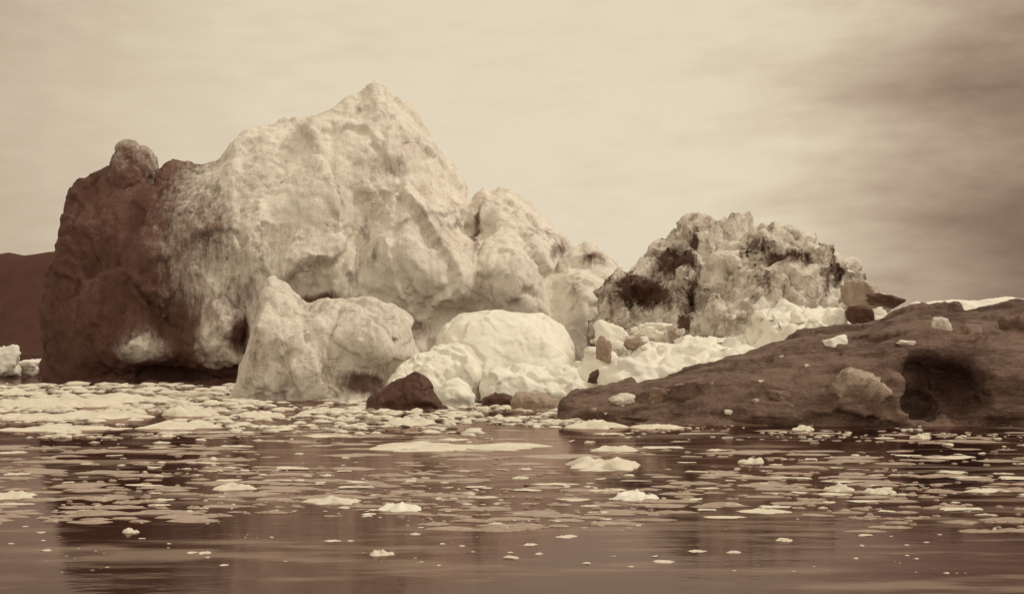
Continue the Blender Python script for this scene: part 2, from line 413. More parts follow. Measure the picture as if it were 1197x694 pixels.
def chunk(seed, size, sub=4, planes=12, soft=40.0, rough=0.10, rot=0.0):
    """A broken lump of ice: a rounded polyhedron cut by random planes, roughened. size = full extents in metres."""
    r = np.random.RandomState(seed); D, F = ico(sub)
    q, _ = np.linalg.qr(r.normal(size=(3, 3)))
    q = np.linalg.qr(np.eye(3) + 0.55 * (q - np.eye(3)) * r.uniform(0.2, 0.6))[0]
    ax = np.concatenate([q, -q]) + 0.22 * r.normal(size=(6, 3))
    n = np.concatenate([ax, r.normal(size=(max(planes - 6, 1), 3))]); n /= np.linalg.norm(n, axis=1)[:, None]
    d = np.concatenate([r.uniform(0.55, 0.72, 6), r.uniform(0.72, 1.0, len(n) - 6)])
    c = np.maximum(D @ n.T, 0) / d
    rad = 1.0 / np.power((c ** soft).sum(1) + 1.0, 1 / soft)
    rad = rad * (1 + rough * fbm(D * 1.7 + seed, seed, 5, 0.6))
    if sub > 3: rad = rad * (1 + 0.13 * cells(D * 1.3 + seed, seed)[2])
    V = D * rad[:, None]
    lo, hi = V.min(0), V.max(0); V = (V - (lo + hi) / 2) / (hi - lo) * np.array(size)
    ca, sa = math.cos(rot), math.sin(rot)
    V = np.stack([V[:, 0] * ca - V[:, 2] * sa, V[:, 1], V[:, 0] * sa + V[:, 2] * ca], 1)
    return V, F
def lump(name, px, py, w, hgt, Y, mat, label, cat, seed, dr=0.8, planes=12, rough=0.12, rot=0.0, soft=30.0, sub=4, sink=0.0, parent=None, pshift=(0, 0, 0), dirt=0.0, group=None):
    """A lump of ice centred on picture point (px, py), w x hgt picture pixels at distance Y"""
    s = Y / FPX
    V, F = chunk(seed, (w * s, w * s * dr, hgt * s), sub, planes, soft, rough, rot)
    c = (wx(px, Y), Y, wz(py, Y) - sink)
    dv = np.full(len(V), dirt)
    if parent is None:
        o = mesh_obj(name, V + np.array(c), F, mat, origin=c, dirt=dv); tag(o, label, cat, group)
    else:
        o = mesh_obj(name, V + np.array(c) - np.array(parent.location), F, mat, parent=parent, dirt=dv)
        if label: o['label'] = label
    return o

# ------------------------------------------------------------------ the setting: water and land
def make_water():
    m = bpy.data.materials.new('cold_dark_water'); m.use_nodes = True
    n, l = m.node_tree.nodes, m.node_tree.links
    n.clear()
    def mathn(op, a, b=None, clamp=False):
        q = N(n, 'ShaderNodeMath', operation=op, use_clamp=clamp)
        for i, v in enumerate((a, b)):
            if v is None: continue
            if isinstance(v, (int, float)): q.inputs[i].default_value = v
            else: l.new(v, q.inputs[i])
        return q.outputs[0]
    tcn = N(n, 'ShaderNodeTexCoord')
    def nz(scale, detail, sc=(1, 1, 1), rg=0.55):
        mpn = N(n, 'ShaderNodeMapping'); mpn.inputs['Scale'].default_value = sc; l.new(tcn.outputs['Object'], mpn.inputs[0])
        t = N(n, 'ShaderNodeTexNoise'); t.inputs['Scale'].default_value = scale; t.inputs['Detail'].default_value = detail
        t.inputs['Roughness'].default_value = rg; l.new(mpn.outputs[0], t.inputs['Vector']); return t.outputs['Fac']
    hgt = mathn('ADD', mathn('MULTIPLY', nz(0.7, 3, (0.55, 1.2, 1)), 0.7), mathn('MULTIPLY', nz(3.5, 3, (0.6, 1.0, 1)), 0.16))
    bp = N(n, 'ShaderNodeBump'); bp.inputs['Strength'].default_value = 0.30; bp.inputs['Distance'].default_value = 0.055
    l.new(hgt, bp.inputs['Height'])
    df = N(n, 'ShaderNodeBsdfDiffuse'); gl = N(n, 'ShaderNodeBsdfGlossy')
    # thin films of slush lying on the water
    sl = N(n, 'ShaderNodeMapRange', interpolation_type='SMOOTHSTEP')
    for i, v in enumerate((0.48, 0.62, 0.0, 0.6)): sl.inputs[i + 1].default_value = v
    l.new(mathn('ADD', mathn('MULTIPLY', nz(0.20, 5, (0.35, 1, 1), 0.6), 0.55), mathn('MULTIPLY', nz(0.9, 4, (0.3, 1, 1)), 0.45)), sl.inputs[0])
    mx = N(n, 'ShaderNodeMix', data_type='RGBA'); l.new(sl.outputs[0], mx.inputs[0])
    mx.inputs[6].default_value = (0.032, 0.016, 0.013, 1); mx.inputs[7].default_value = (0.40, 0.30, 0.245, 1)
    l.new(mx.outputs[2], df.inputs['Color'])
    gl.inputs['Color'].default_value = (0.67, 0.515, 0.49, 1); gl.inputs['Roughness'].default_value = 0.06
    for s in (df, gl): l.new(bp.outputs[0], s.inputs['Normal'])
    fr = N(n, 'ShaderNodeFresnel'); fr.inputs['IOR'].default_value = 1.33; l.new(bp.outputs[0], fr.inputs['Normal'])
    ms = N(n, 'ShaderNodeMixShader'); l.new(mathn('MULTIPLY', fr.outputs[0], mathn('SUBTRACT', 1.0, sl.outputs[0])), ms.inputs[0]); l.new(df.outputs[0], ms.inputs[1]); l.new(gl.outputs[0], ms.inputs[2])
    out = N(n, 'ShaderNodeOutputMaterial'); l.new(ms.outputs[0], out.inputs[0])
    S = 9000
    o = mesh_obj('water', [(-S, -600, 0), (S, -600, 0), (S, 2 * S, 0), (-S, 2 * S, 0)], [[0, 1, 2, 3]], m, smooth=False)
    tag(o, kind='structure')
make_water()
def make_headland():
    xs = np.linspace(-1300, -150, 150); ys = np.linspace(820, 1500, 60)
    G = np.stack(np.meshgrid(xs, ys, indexing='ij'), -1).reshape(-1, 2)
    P3 = np.concatenate([G, np.zeros((len(G), 1))], 1)
    t = (G[:, 1] - 840) / 120
    z = 69 * sstep(0, 1, t) * sstep(-150, -300, G[:, 0] + 40 * fbm(P3 / 120, 4)) + 5 * fbm(P3 / 60, 8) * sstep(0.1, 0.6, t)
    z += 7 * (ridged(P3 / 45, 3) - 0.5) * sstep(0.0, 0.3, t) - 1.5
    V = np.concatenate([G, z[:, None]], 1); a, b = len(xs), len(ys)
    F = [[i * b + j, (i + 1) * b + j, (i + 1) * b + j + 1, i * b + j + 1] for i in range(a - 1) for j in range(b - 1)]
    o = mesh_obj('headland', V, np.array(F), M_land, dirt=np.zeros(len(V))); tag(o, 'low flat-topped dark coast behind the tall iceberg at far left', kind='structure')
make_headland()

# ------------------------------------------------------------------ the tall iceberg
def tall_iceberg():
    Y = 206
    prof = [(62, 455), (63, 430), (70, 350), (77, 300), (84, 258), (93, 226), (103, 206), (116, 195), (130, 191), (160, 200), (190, 206), (200, 196), (216, 194), (236, 197),
            (256, 190), (280, 171), (300, 159), (340, 150), (380, 136), (405, 130), (426, 124), (438, 112), (447, 109), (464, 117), (484, 134), (497, 155), (506, 178), (517, 203),
            (532, 226), (545, 236), (553, 232), (560, 216), (566, 226), (582, 222), (602, 228), (618, 242), (636, 268), (650, 276), (660, 302), (673, 295), (690, 292),
            (706, 301), (722, 322), (742, 360), (770, 420), (775, 450)]
    relief = [(100, 330, 45, 130, -2.0), (262, 395, 34, 36, 3.5), (205, 380, 30, 40, -3.0), (200, 440, 85, 16, -6.0), (165, 408, 22, 20, 2.0),
              (285, 400, 12, 50, -3.0), (330, 250, 70, 80, 0.8), (362, 318, 46, 26, 2.2), (430, 285, 14, 44, -2.2), (462, 192, 34, 10, -1.2), (446, 205, 16, 10, -1.0), (385, 250, 30, 60, 1.5),
              (480, 280, 24, 45, 2.5), (540, 262, 20, 12, -3.0), (525, 330, 38, 42, 3.0), (558, 255, 5, 60, -2.2), (605, 310, 36, 60, 4.5), (655, 330, 9, 50, -4.0),
              (690, 345, 26, 40, 3.5), (505, 225, 22, 16, -2.0), (240, 270, 60, 50, 1.5), (420, 160, 60, 26, 1.0), (510, 375, 60, 20, -2.5), (570, 375, 20, 60, -1.5)]
    def dark_fn(px, py):
        left = 1 - sstep(110, 315 + 0.22 * (py - 200), px)                     # darker towards the left end
        low = (1 - sstep(210, 330, px)) * sstep(270, 400, py) * 0.95  # shade of the overhanging lower face, painted into the colour
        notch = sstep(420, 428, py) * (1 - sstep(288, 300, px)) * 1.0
        crust = np.exp(-((px - 168) / 30) ** 2 - ((py - 408) / 22) ** 2) + np.exp(-((px - 255) / 18) ** 2 - ((py - 400) / 24) ** 2)
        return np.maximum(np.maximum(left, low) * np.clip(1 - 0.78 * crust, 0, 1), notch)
    dirt = [(378, 350, 44, 9, 0.8), (290, 390, 14, 30, 0.9), (455, 197, 28, 13, 0.48), (428, 270, 12, 24, 0.50), (440, 300, 10, 24, 0.48), (418, 330, 12, 20, 0.42), (558, 262, 5, 44, 0.8), (535, 264, 26, 6, 0.52), (520, 246, 34, 5, 0.5), (620, 268, 24, 5, 0.45), (510, 290, 22, 10, 0.42), (285, 350, 50, 40, 0.55), (655, 285, 14, 22, 0.62), (640, 268, 10, 8, 0.6), (692, 296, 18, 9, 0.75), (672, 340, 8, 34, 0.45), (490, 385, 24, 14, 0.55), (335, 300, 10, 60, 0.34), (560, 330, 6, 40, 0.35),  # shade painted into recesses, cracks and behind the boulder, plus grey ice
            (705, 300, 16, 14, 0.6), (288, 400, 9, 30, 0.6), (440, 150, 50, 34, 0.12), (240, 270, 62, 84, 0.62), (300, 190, 50, 30, 0.16), (310, 300, 40, 60, 0.40)]
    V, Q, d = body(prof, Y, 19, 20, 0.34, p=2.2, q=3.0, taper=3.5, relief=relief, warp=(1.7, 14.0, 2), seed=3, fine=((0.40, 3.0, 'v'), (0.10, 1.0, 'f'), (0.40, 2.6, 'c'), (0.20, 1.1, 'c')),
                   dirt=dirt, dark_fn=dark_fn, facets=(1.15, 10.0), relax_it=2)
    org = (wx(380, Y), Y, 0.0)
    root = thing('iceberg', 'tallest iceberg, pale and peaked, with a dark cliff at its left end', 'iceberg', org)
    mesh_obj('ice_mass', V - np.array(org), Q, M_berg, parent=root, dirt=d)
    # the rounded pinnacle that stands at its left shoulder
    Yp = 201
    pr = [(131, 300), (130, 225), (133, 180), (138, 169), (148, 167), (160, 172), (170, 175), (179, 181), (188, 192), (193, 206), (193, 240), (186, 300)]
    V, Q, d = body(pr, Yp, 5.0, 6, 0.3, p=2.3, q=5.0, taper=2.5, warp=(0.8, 3.5), seed=11, depth=-17.0, fine=((0.12, 1.0, 'f'), (0.3, 1.4, 'c')), facets=(0.6, 3.0),
                   dirt=[(150, 215, 60, 70, 0.85), (187, 200, 8, 24, 0.9)])
    mesh_obj('pinnacle', V - np.array(org), Q, M_berg, parent=root, dirt=d)['label'] = 'dark rounded pinnacle on the left shoulder'
tall_iceberg()

# ------------------------------------------------------------------ the jagged iceberg to its right
def jagged_iceberg():
    Y = 162
    prof = [(692, 470), (698, 400), (706, 345), (716, 325), (728, 328), (742, 320), (760, 312), (775, 300), (790, 290), (803, 282), (812, 266), (818, 262), (826, 270), (840, 268), (848, 274), (862, 266),
            (882, 268), (905, 263), (920, 274), (938, 272), (952, 276), (962, 280), (972, 290), (980, 304), (992, 318), (1002, 334), (1014, 354), (1028, 385), (1038, 425), (1042, 470)]
    relief = [(770, 335, 26, 26, -3.5), (845, 300, 22, 44, 3.0), (838, 372, 30, 26, 4.5), (880, 355, 26, 30, 2.5), (815, 330, 9, 50, -3.5), (925, 300, 34, 14, -3.0), (945, 345, 26, 26, 3.0),
              (985, 320, 10, 26, -2.5), (890, 300, 24, 12, 1.5), (792, 375, 10, 16, -3.0), (735, 350, 22, 22, -2.0)]
    dirt = [(756, 342, 42, 24, 1.0), (740, 325, 24, 10, 0.9), (795, 302, 26, 22, 0.95), (820, 278, 12, 24, 0.8), (813, 345, 8, 44, 0.8), (800, 378, 8, 20, 1.0), (930, 300, 44, 14, 0.85), (900, 282, 28, 9, 0.75), (985, 310, 14, 36, 0.85), (885, 330, 12, 26, 0.6), (965, 335, 12, 30, 0.6),
            (712, 320, 18, 14, 0.75), (905, 320, 40, 10, 0.35), (870, 265, 60, 6, 0.35), (850, 380, 40, 10, 0.30)]
    V, Q, d = body(prof, Y, 13, 13, 0.3, p=2.1, q=2.6, taper=3.0, relief=relief, warp=(1.6, 6.0, 3), seed=21, fine=((0.25, 2.0, 'v'), (0.15, 0.8, 'f'), (0.7, 2.0, 'c'), (0.3, 1.0, 'c')), facets=(2.0, 4.6, (1, 1, 0.7)), dirt=dirt)
    c = (wx(870, Y), Y, 0)
    o = mesh_obj('iceberg', V, Q, M_rough, origin=c, dirt=d)
    tag(o, 'jagged broken iceberg streaked with dark debris, rising behind the white snow bank', 'iceberg')
jagged_iceberg()

# ------------------------------------------------------------------ big pieces in front
def solid(name, prof, Y, Wf, Wb, h, mat, label, cat, **kw):
    V, Q, d = body(prof, Y, Wf, Wb, h, **kw)
    pr = np.array(prof); c = (wx(pr[:, 0].mean(), Y), Y, 0)
    return tag(mesh_obj(name, V, Q, mat, origin=c, dirt=d), label, cat)
solid('ice_boulder', [(273, 474), (279, 450), (292, 400), (306, 356), (317, 330), (325, 329), (338, 342), (360, 355), (388, 352), (410, 348), (430, 348), (446, 357), (464, 376), (484, 400), (506, 428), (524, 452), (530, 474)],
      138, 7.5, 7, 0.17, M_boulder, 'large pitted grey-white ice boulder with a pointed left corner, below the tall iceberg', 'ice boulder', p=2.3, q=2.4, taper=3.0,
      relief=[(450, 440, 40, 26, -2.6), (330, 400, 40, 50, 1.0), (310, 350, 14, 30, 1.2), (425, 390, 40, 30, 1.0), (360, 362, 34, 12, -1.6)], warp=(0.7, 5.0, 2), seed=31, fine=((0.10, 0.9, 'v'), (0.04, 0.5, 'f'), (0.12, 1.6, 'c'), (0.05, 0.7, 'c')), facets=(0.7, 5.0),
      dirt=[(424, 448, 34, 18, 0.95), (300, 420, 18, 60, 0.45), (345, 440, 60, 14, 0.35), (462, 398, 8, 5, 0.7), (370, 358, 34, 8, 0.4)])  # shade painted on its overhung lower right, plus greyer patches
solid('ice_dome', [(506, 470), (508, 420), (512, 396), (522, 378), (540, 367), (570, 363), (605, 364), (635, 369), (656, 381), (668, 398), (672, 420), (674, 470)],
      146, 7.5, 7, 0.17, M_white, 'smooth rounded white dome of ice beside the pitted boulder', 'ice dome', p=2.6, q=2.8, taper=4.0, warp=(0.35, 4.0), seed=41, fine=((0.05, 0.9, 'f'),), facets=(0.30, 3.6), relax_it=2, dirt=[(600, 440, 50, 12, 0.14), (540, 410, 10, 20, 0.12)],
      relief=[(545, 440, 40, 24, 1.5), (640, 445, 30, 20, 1.2)])
solid('ice_lump', [(446, 480), (454, 452), (466, 430), (486, 416), (510, 408), (536, 408), (552, 416), (560, 436), (562, 478)],
      127, 5, 5, 0.13, M_white, 'low white ice hump between the pitted boulder and the smooth dome', 'ice lump', p=2.2, q=2.2, warp=(0.6, 3.4, 2), seed=43, fine=((0.05, 0.5, 'f'), (0.15, 0.9, 'c')), facets=(0.5, 2.4),
      dirt=[(548, 440, 8, 18, 0.35), (520, 425, 12, 10, 0.22)])
solid('ice_lump', [(508, 484), (512, 458), (522, 445), (536, 442), (549, 450), (556, 468), (557, 484)],
      117, 2.0, 2.2, 0.09, M_white, 'small round white ice lump right of the dark ice wedge', 'ice lump', p=2.2, q=2.2, warp=(0.3, 1.4), seed=44, fine=((0.06, 0.5, 'f'),), depth=1.2)
solid('ice_wedge', [(404, 492), (416, 478), (440, 459), (466, 443), (486, 433), (497, 440), (511, 458), (526, 478), (534, 492)],
      112, 2.4, 2.4, 0.09, M_dark, 'dark glossy wedge of clear ice at the water edge before the white humps', 'ice wedge', p=1.5, q=1.5, warp=(0.25, 1.6), seed=45, fine=((0.06, 0.5, 'f'),), facets=(0.15, 1.2), depth=1.2)
solid('ice_lump', [(560, 486), (566, 442), (580, 430), (610, 428), (640, 432), (668, 430), (684, 446), (692, 486)],
      124, 4, 5, 0.13, M_white, 'wide low white ice shelf in front of the smooth dome', 'ice lump', p=2.4, q=2.6, warp=(0.6, 3.4, 2), seed=46, fine=((0.05, 0.6, 'f'), (0.15, 0.9, 'c')), facets=(0.45, 2.2))
solid('ice_slab', [(596, 492), (598, 466), (606, 459), (630, 461), (652, 466), (662, 474), (664, 492)],
      110, 1.8, 2, 0.09, M_grey, 'grey-brown flat ice slab floating at the left tip of the dark iceberg', 'ice slab', p=3, q=3, warp=(0.2, 1.2), seed=47, fine=((0.06, 0.5, 'r'),), facets=(0.12, 1.0), depth=1.0)
solid('ice_slab', [(556, 486), (562, 466), (576, 459), (592, 458), (604, 466), (608, 486)],
      116, 1.5, 1.5, 0.09, M_dark, 'small dark ice slab between the round lump and the grey slab', 'ice slab', p=2, q=2, warp=(0.2, 1.2), seed=48, fine=((0.08, 0.5, 'r'),), facets=(0.12, 1.0), depth=1.0)

# snow bank between the jagged iceberg and the dark one
solid('snow_bank', [(664, 478), (672, 440), (690, 424), (704, 412), (730, 408), (752, 404), (780, 406), (810, 402), (838, 400), (858, 396), (866, 404), (876, 398), (888, 374), (900, 364), (926, 360), (950, 364), (972, 372), (992, 384),
      (1012, 392), (1030, 380), (1052, 366), (1064, 372), (1080, 420), (1084, 470)],
      130, 13, 12, 0.22, M_snow, 'bright white snow bank sloping up between the jagged iceberg and the dark one', 'snow bank', p=2.4, q=2.0, taper=5, warp=(0.8, 4.5), seed=51,
      fine=((0.08, 0.8, 'f'), (0.3, 1.3, 'c')), facets=(0.8, 3.2, (1, 1, 1)), dirt=[(770, 420, 40, 6, 0.12), (905, 385, 24, 8, 0.14)])

from mathutils.bvhtree import BVHTree
def tree_of(name_label):
    o = next(q for q in bpy.data.objects if q.get('label', '').startswith(name_label))
    return BVHTree.FromPolygons([tuple(v.co + o.location) for v in o.data.vertices], [tuple(p.vertices) for p in o.data.polygons])
SNOW = tree_of('bright white snow bank')
def snow_at(px, py, default):
    r = SNOW.ray_cast(Vector((0, 0, CH)), Vector(((px - PW / 2) / FPX, 1.0, -(py - HZ) / FPX)).normalized())
    return r[0].y + 0.15 if r[0] else default
# loose blocks lying on the snow bank
lump('ice_block', 716, 396, 46, 46, 141, M_white, 'rounded white ice block at the left end of the snow bank', 'ice block', 61, rough=0.15, soft=9)
lump('ice_block', 706, 410, 20, 36, snow_at(706, 424, 133), M_grey, 'grey upright shard of ice leaning on the white block', 'ice block', 62, rough=0.12, planes=12)
lump('ice_block', 740, 402, 24, 18, snow_at(740, 408, 132), M_grey, 'small grey ice block on the snow near the white block', 'ice block', 63, dirt=0.2)
lump('ice_block', 697, 440, 21, 17, snow_at(697, 440, 119), M_dark, 'small dark three-cornered ice chip on the white snow bank', 'ice block', 64, planes=5, soft=20)
lump('ice_block', 764, 388, 46, 24, 140, M_snow, 'rubbly white ice piece at the foot of the jagged iceberg', 'ice block', 65, rough=0.35)
lump('ice_block', 790, 392, 20, 18, 138, M_grey, 'small grey ice piece under the dark gully of the jagged iceberg', 'ice block', 66, rough=0.25)
lump('ice_block', 1005, 372, 34, 32, 122, M_dark, 'round dark ice boulder at the upper end of the snow bank', 'ice boulder', 67, rough=0.06, planes=14, soft=6)
lump('ice_block', 1007, 345, 44, 34, 134, M_grey, 'grey angular ice block above the round dark boulder', 'ice block', 68, planes=16, soft=22)
lump('ice_block', 1034, 352, 52, 16, 131, M_dark, 'long dark ice sliver at the right foot of the jagged iceberg', 'ice block', 69, rough=0.2, rot=-0.12)
lump('ice_block', 978, 372, 24, 26, 123, M_white, 'pale ice block left of the round dark boulder', 'ice block', 70)

rr = np.random.RandomState(12)
for i in range(16):
    px, py = rr.uniform(690, 800), rr.uniform(384, 412); w = rr.uniform(8, 20)
    lump('ice_block', px, py, w, w * rr.uniform(0.5, 0.9), snow_at(px, py + w * 0.3, 131), (M_white, M_snow, M_rough)[i % 3], 'small broken piece of white ice rubble at the foot of the jagged iceberg', 'ice block', 500 + i, sub=3, rough=0.2, group='ice rubble on the snow bank')
for i in range(9):
    px = rr.uniform(880, 990); w = rr.uniform(9, 20)
    lump('ice_block', px, 376 + rr.uniform(-8, 8), w, w * rr.uniform(0.5, 0.9), snow_at(px, 380, 129), (M_white, M_snow)[i % 2], 'small broken white ice lump on the upper crest of the snow bank', 'ice block', 520 + i, sub=3, rough=0.2, group='ice rubble on the upper snow bank')

# ------------------------------------------------------------------ the dark low iceberg in front
def dark_iceberg():
    Y = 99
    prof = [(648, 486), (660, 466), (680, 460), (705, 455), (735, 450), (765, 444), (800, 434), (832, 425), (870, 414), (905, 404), (940, 396), (970, 391), (1000, 385), (1030, 375), (1058, 366), (1085, 363), (1110, 362),
            (1150, 360), (1200, 357), (1260, 352), (1330, 356), (1400, 380), (1440, 440), (1452, 500)]
    relief = [(1040, 450, 16, 60, 1.0), (1003, 470, 50, 30, 0.8), (780, 470, 70, 10, -1.0), (850, 440, 60, 20, 0.6), (1170, 420, 34, 40, 1.2), (900, 480, 40, 14, 0.6)]
    dirt = [(1112, 445, 52, 48, 0.8), (860, 478, 60, 16, 0.5), (800, 470, 50, 10, 0.6), (1150, 490, 60, 16, 0.6)]  # shade of the hollow painted in, plus dark patches along the foot
    V, Q, d = body(prof, Y, 11, 9, 0.2, p=2.2, q=2.0, taper=5, relief=relief, warp=(0.6, 5.0, 3), seed=71, fine=((0.07, 0.6, 'f'), (0.11, 1.4, 'c'), (0.07, 0.6, 'c')), facets=(0.45, 3.8, (0.45, 1, 1.2)), dirt=dirt, wmin=0.22,
                   cuts=[(wx(1098, 87), 86.5, wz(438, 87), 2.05, 6.4, 2.3), (wx(1094, 87), 86.5, wz(468, 87), 1.9, 6.6, 1.8), (wx(1128, 87), 86.0, wz(446, 87), 2.0, 6.2, 2.5), (wx(1140, 87), 86.0, wz(475, 87), 2.2, 5.0, 1.5)])
    org = (wx(1000, Y), Y, 0)
    root = thing('iceberg', 'low dark dirty iceberg in front at right, pale ice lumps stuck in its side', 'iceberg', org)
    mesh_obj('ice_mass', V - np.array(org), Q, M_dirty, parent=root, dirt=d)
    from mathutils.bvhtree import BVHTree
    bvh = BVHTree.FromPolygons([tuple(v) for v in V], Q.tolist())
    def hit(px, py):
        dr = Vector(((px - PW / 2) / FPX, 1.0, -(py - HZ) / FPX)).normalized()
        r = bvh.ray_cast(Vector((0, 0, CH)), dr); return r[0].y if r[0] else Y
    for (px, py, w, h, mat, sd, lab, s) in ((1003, 462, 72, 66, M_lump, 81, 'large cracked greyish ice lump sunk in the dark face', 1.0),
            (728, 468, 34, 18, M_boulder, 82, 'small pale lump near the left tip', 0.4), (771, 467, 30, 30, M_dirtylump, 83, 'grey lump near the left tip', 0.4),
            (910, 463, 34, 16, M_dirtylump, 84, 'grey lump low on the dark face', 0.4), (1136, 400, 50, 44, M_dirtylump, 85, 'grey lump on the rim of the hollow', 1.0), (1058, 401, 26, 8, M_boulder, 86, 'thin pale sliver above the hollow', 0.3),
            (1190, 390, 44, 50, M_dirtylump, 87, 'grey lump high on the right shoulder', 1.0)):
        lump('embedded_ice', px, py, w, h, hit(px, py) + s, mat, lab, None, sd, parent=root, rough=0.16, planes=16, soft=9)
    r5 = np.random.RandomState(31)
    for i in range(22):
        px = r5.uniform(690, 1190); py = np.interp(px, [690, 800, 900, 1000, 1200], [462, 440, 412, 392, 372]) + r5.uniform(4, 80) * (0.35 + 0.65 * min(1, (px - 690) / 250))
        if py > 486 or (1050 < px < 1170 and 400 < py < 490): continue
        w = r5.uniform(4, 12)
        lump('embedded_ice', px, py, w, w * r5.uniform(0.4, 0.8), hit(px, py) + 0.08, (M_lump, M_boulder)[i % 2], None, None, 840 + i, parent=root, rough=0.2, sub=3)
    # snow along the far side of its crest
    pr = [(1026, 380), (1056, 360), (1085, 353), (1120, 350), (1150, 350), (1200, 347), (1260, 348), (1300, 352), (1340, 372)]
    V, Q, d = body(pr, 104, 2, 3, 0.2, p=2.2, q=2.2, depth=-4.5, warp=(0.4, 1.6), seed=75, fine=((0.15, 0.8, 'r'),))
    mesh_obj('snow_crest', V - np.array(org), Q, M_snow, parent=root, dirt=d)['label'] = 'rim of snow along the back of the crest'
    lump('ice_block', 975, 403, 31, 25, hit(975, 403) + 0.1, M_white, 'square white ice block lying on the slope of the dark iceberg', 'ice block', 91, planes=8, soft=18, rough=0.06)
    lump('ice_block', 1098, 384, 30, 29, hit(1098, 384) + 0.1, M_boulder, 'pale rounded ice block resting on the crest of the dark iceberg above its hollow', 'ice block', 92, planes=14, soft=10)
dark_iceberg()

# pieces far left
lump('ice_floe', 2, 424, 44, 44, 232, M_snow, 'white ice mound at the far left edge in front of the dark coast', 'ice floe', 101, rough=0.3)
lump('ice_floe', 34, 429, 42, 22, 236, M_snow, 'low white ice floe between the far left mound and the dark cliff', 'ice floe', 102, rough=0.25)

# ------------------------------------------------------------------ drifting floes
def floe(seed, w, d, h, sub=(40, 9)):
    """Flat cake of melting ice: lobed outline, humped wet top that slopes into the water"""
    na, nr = sub; r = np.random.RandomState(seed)
    ang = np.linspace(0, 2 * np.pi, na, endpoint=False)
    e = np.stack([np.cos(ang), np.sin(ang), np.zeros(na)], 1)
    R = 1 + 0.45 * fbm(e * 1.4 + r.uniform(0, 50, 3), seed, 4, 0.6)
    V = [[0, 0, 0]]
    for k in range(1, nr + 1):
        t = k / nr
        for i in range(na): V.append([e[i, 0] * R[i] * t, e[i, 1] * R[i] * t, t])
    V = np.array(V); t = V[:, 2].copy()
    P = np.stack([V[:, 0], V[:, 1], np.zeros(len(V))], 1)
    z = np.sqrt(np.maximum(1 - t ** 2.4, 0)) * (0.75 + 0.75 * fbm(P * 1.6 + seed % 97, seed + 5, 5, 0.6))
    V = np.stack([V[:, 0] * w / 2, V[:, 1] * d / 2, np.maximum(z, -0.2) * h - 0.10 * t ** 3 - 0.015], 1)
    F = [[0, 1 + i, 1 + (i + 1) % na] for i in range(na)]
    for k in range(nr - 1):
        for i in range(na):
            a = 1 + k * na + i; b = 1 + k * na + (i + 1) % na
            F.append([a, a + na, b + na, b])
    return V, F
placed = []
def put_floe(px, py, w, h, seed, label, mat=M_floe, group=None, dr=1.0):
    Y = wd(py + h * 0.3); s = Y / FPX
    V, F = floe(seed, w * s, w * s * dr, max(h, 2) * s * 0.75)
    c = (wx(px, Y), Y, 0)
    o = mesh_obj('ice_floe', V, F, mat, dirt=np.zeros(len(V))); o.location = c
    placed.append((px, py, w)); return tag(o, label, 'ice floe', group)
big = [(705, 541, 96, 13, 'widest humped white floe in the middle distance below the grey slab'), (690, 496, 72, 10, 'flat white floe just off the left tip of the dark iceberg'),
       (480, 492, 62, 13, 'white floe in front of the dark ice wedge'), (836, 488, 62, 20, 'lumpy white floe touching the foot of the dark iceberg'),
       (742, 579, 58, 12, 'white floe with a trailing tail, nearer than the widest floe'), (466, 592, 48, 11, 'bright white floe alone in the left middle foreground'),
       (446, 645, 34, 8, 'nearest small white floe on the dark reflection, left of centre'), (981, 570, 38, 10, 'rounded white floe off the dark iceberg, left of its twin'),
       (1030, 573, 36, 9, 'rounded white floe off the dark iceberg, right of its twin'), (880, 538, 34, 8, 'small pale floe between the dark iceberg and the widest floe'),
       (272, 568, 60, 8, 'long thin white floe in the left foreground water'), (14, 578, 66, 8, 'long pale floe cut by the left edge of the frame'),
       (390, 584, 70, 8, 'low white floe left of the bright lone floe'), (152, 620, 24, 6, 'little white floe at the upper rim of the dark reflection at left'),
       (918, 630, 26, 5, 'tiny low floe alone in the reflection at right'), (1076, 510, 24, 7, 'small white floe under the hollow of the dark iceberg'),
       (940, 500, 28, 7, 'small white floe at the waterline under the cracked ice lump'), (220, 481, 66, 14, 'big rounded white floe at the right end of the left brash field'),
       (70, 470, 130, 14, 'broad white raft of brash ice under the dark cliff'), (150, 466, 110, 12, 'white ice raft at the foot of the waterline undercut'),
       (770, 498, 60, 6, 'thin white floe between the flat floe and the lumpy floe')]
for i, (px, py, w, h, lab) in enumerate(big):
    put_floe(px, py, w, h, 200 + i, lab, M_floe if i not in (4, 5) else M_snow)
for i, (px, py, w, h, lab) in enumerate(((30, 486, 120, 9, 'flat white raft at the left edge below the broad raft'), (118, 484, 130, 10, 'long white raft in the middle of the left ice field'),
        (210, 497, 100, 8, 'low white raft on the near side of the left ice field'), (20, 458, 90, 9, 'white raft at the left edge just under the far white mound'),
        (60, 500, 120, 6, 'thin pale raft on the near rim of the left ice field'), (300, 484, 60, 9, 'white raft below the pitted boulder at its left foot'), (380, 480, 60, 7, 'low white raft under the middle of the pitted boulder'))):
    put_floe(px, py, w, h, 240 + i, lab, M_floe, dr=0.8)
put_floe(520, 521, 250, 8, 260, 'long pale half-sunken ice sheet lying across the middle of the water', M_floe, dr=0.5)
put_floe(720, 524, 60, 8, 261, 'pale smooth half-sunken sheet right of the long sheet', M_floe, dr=0.6)

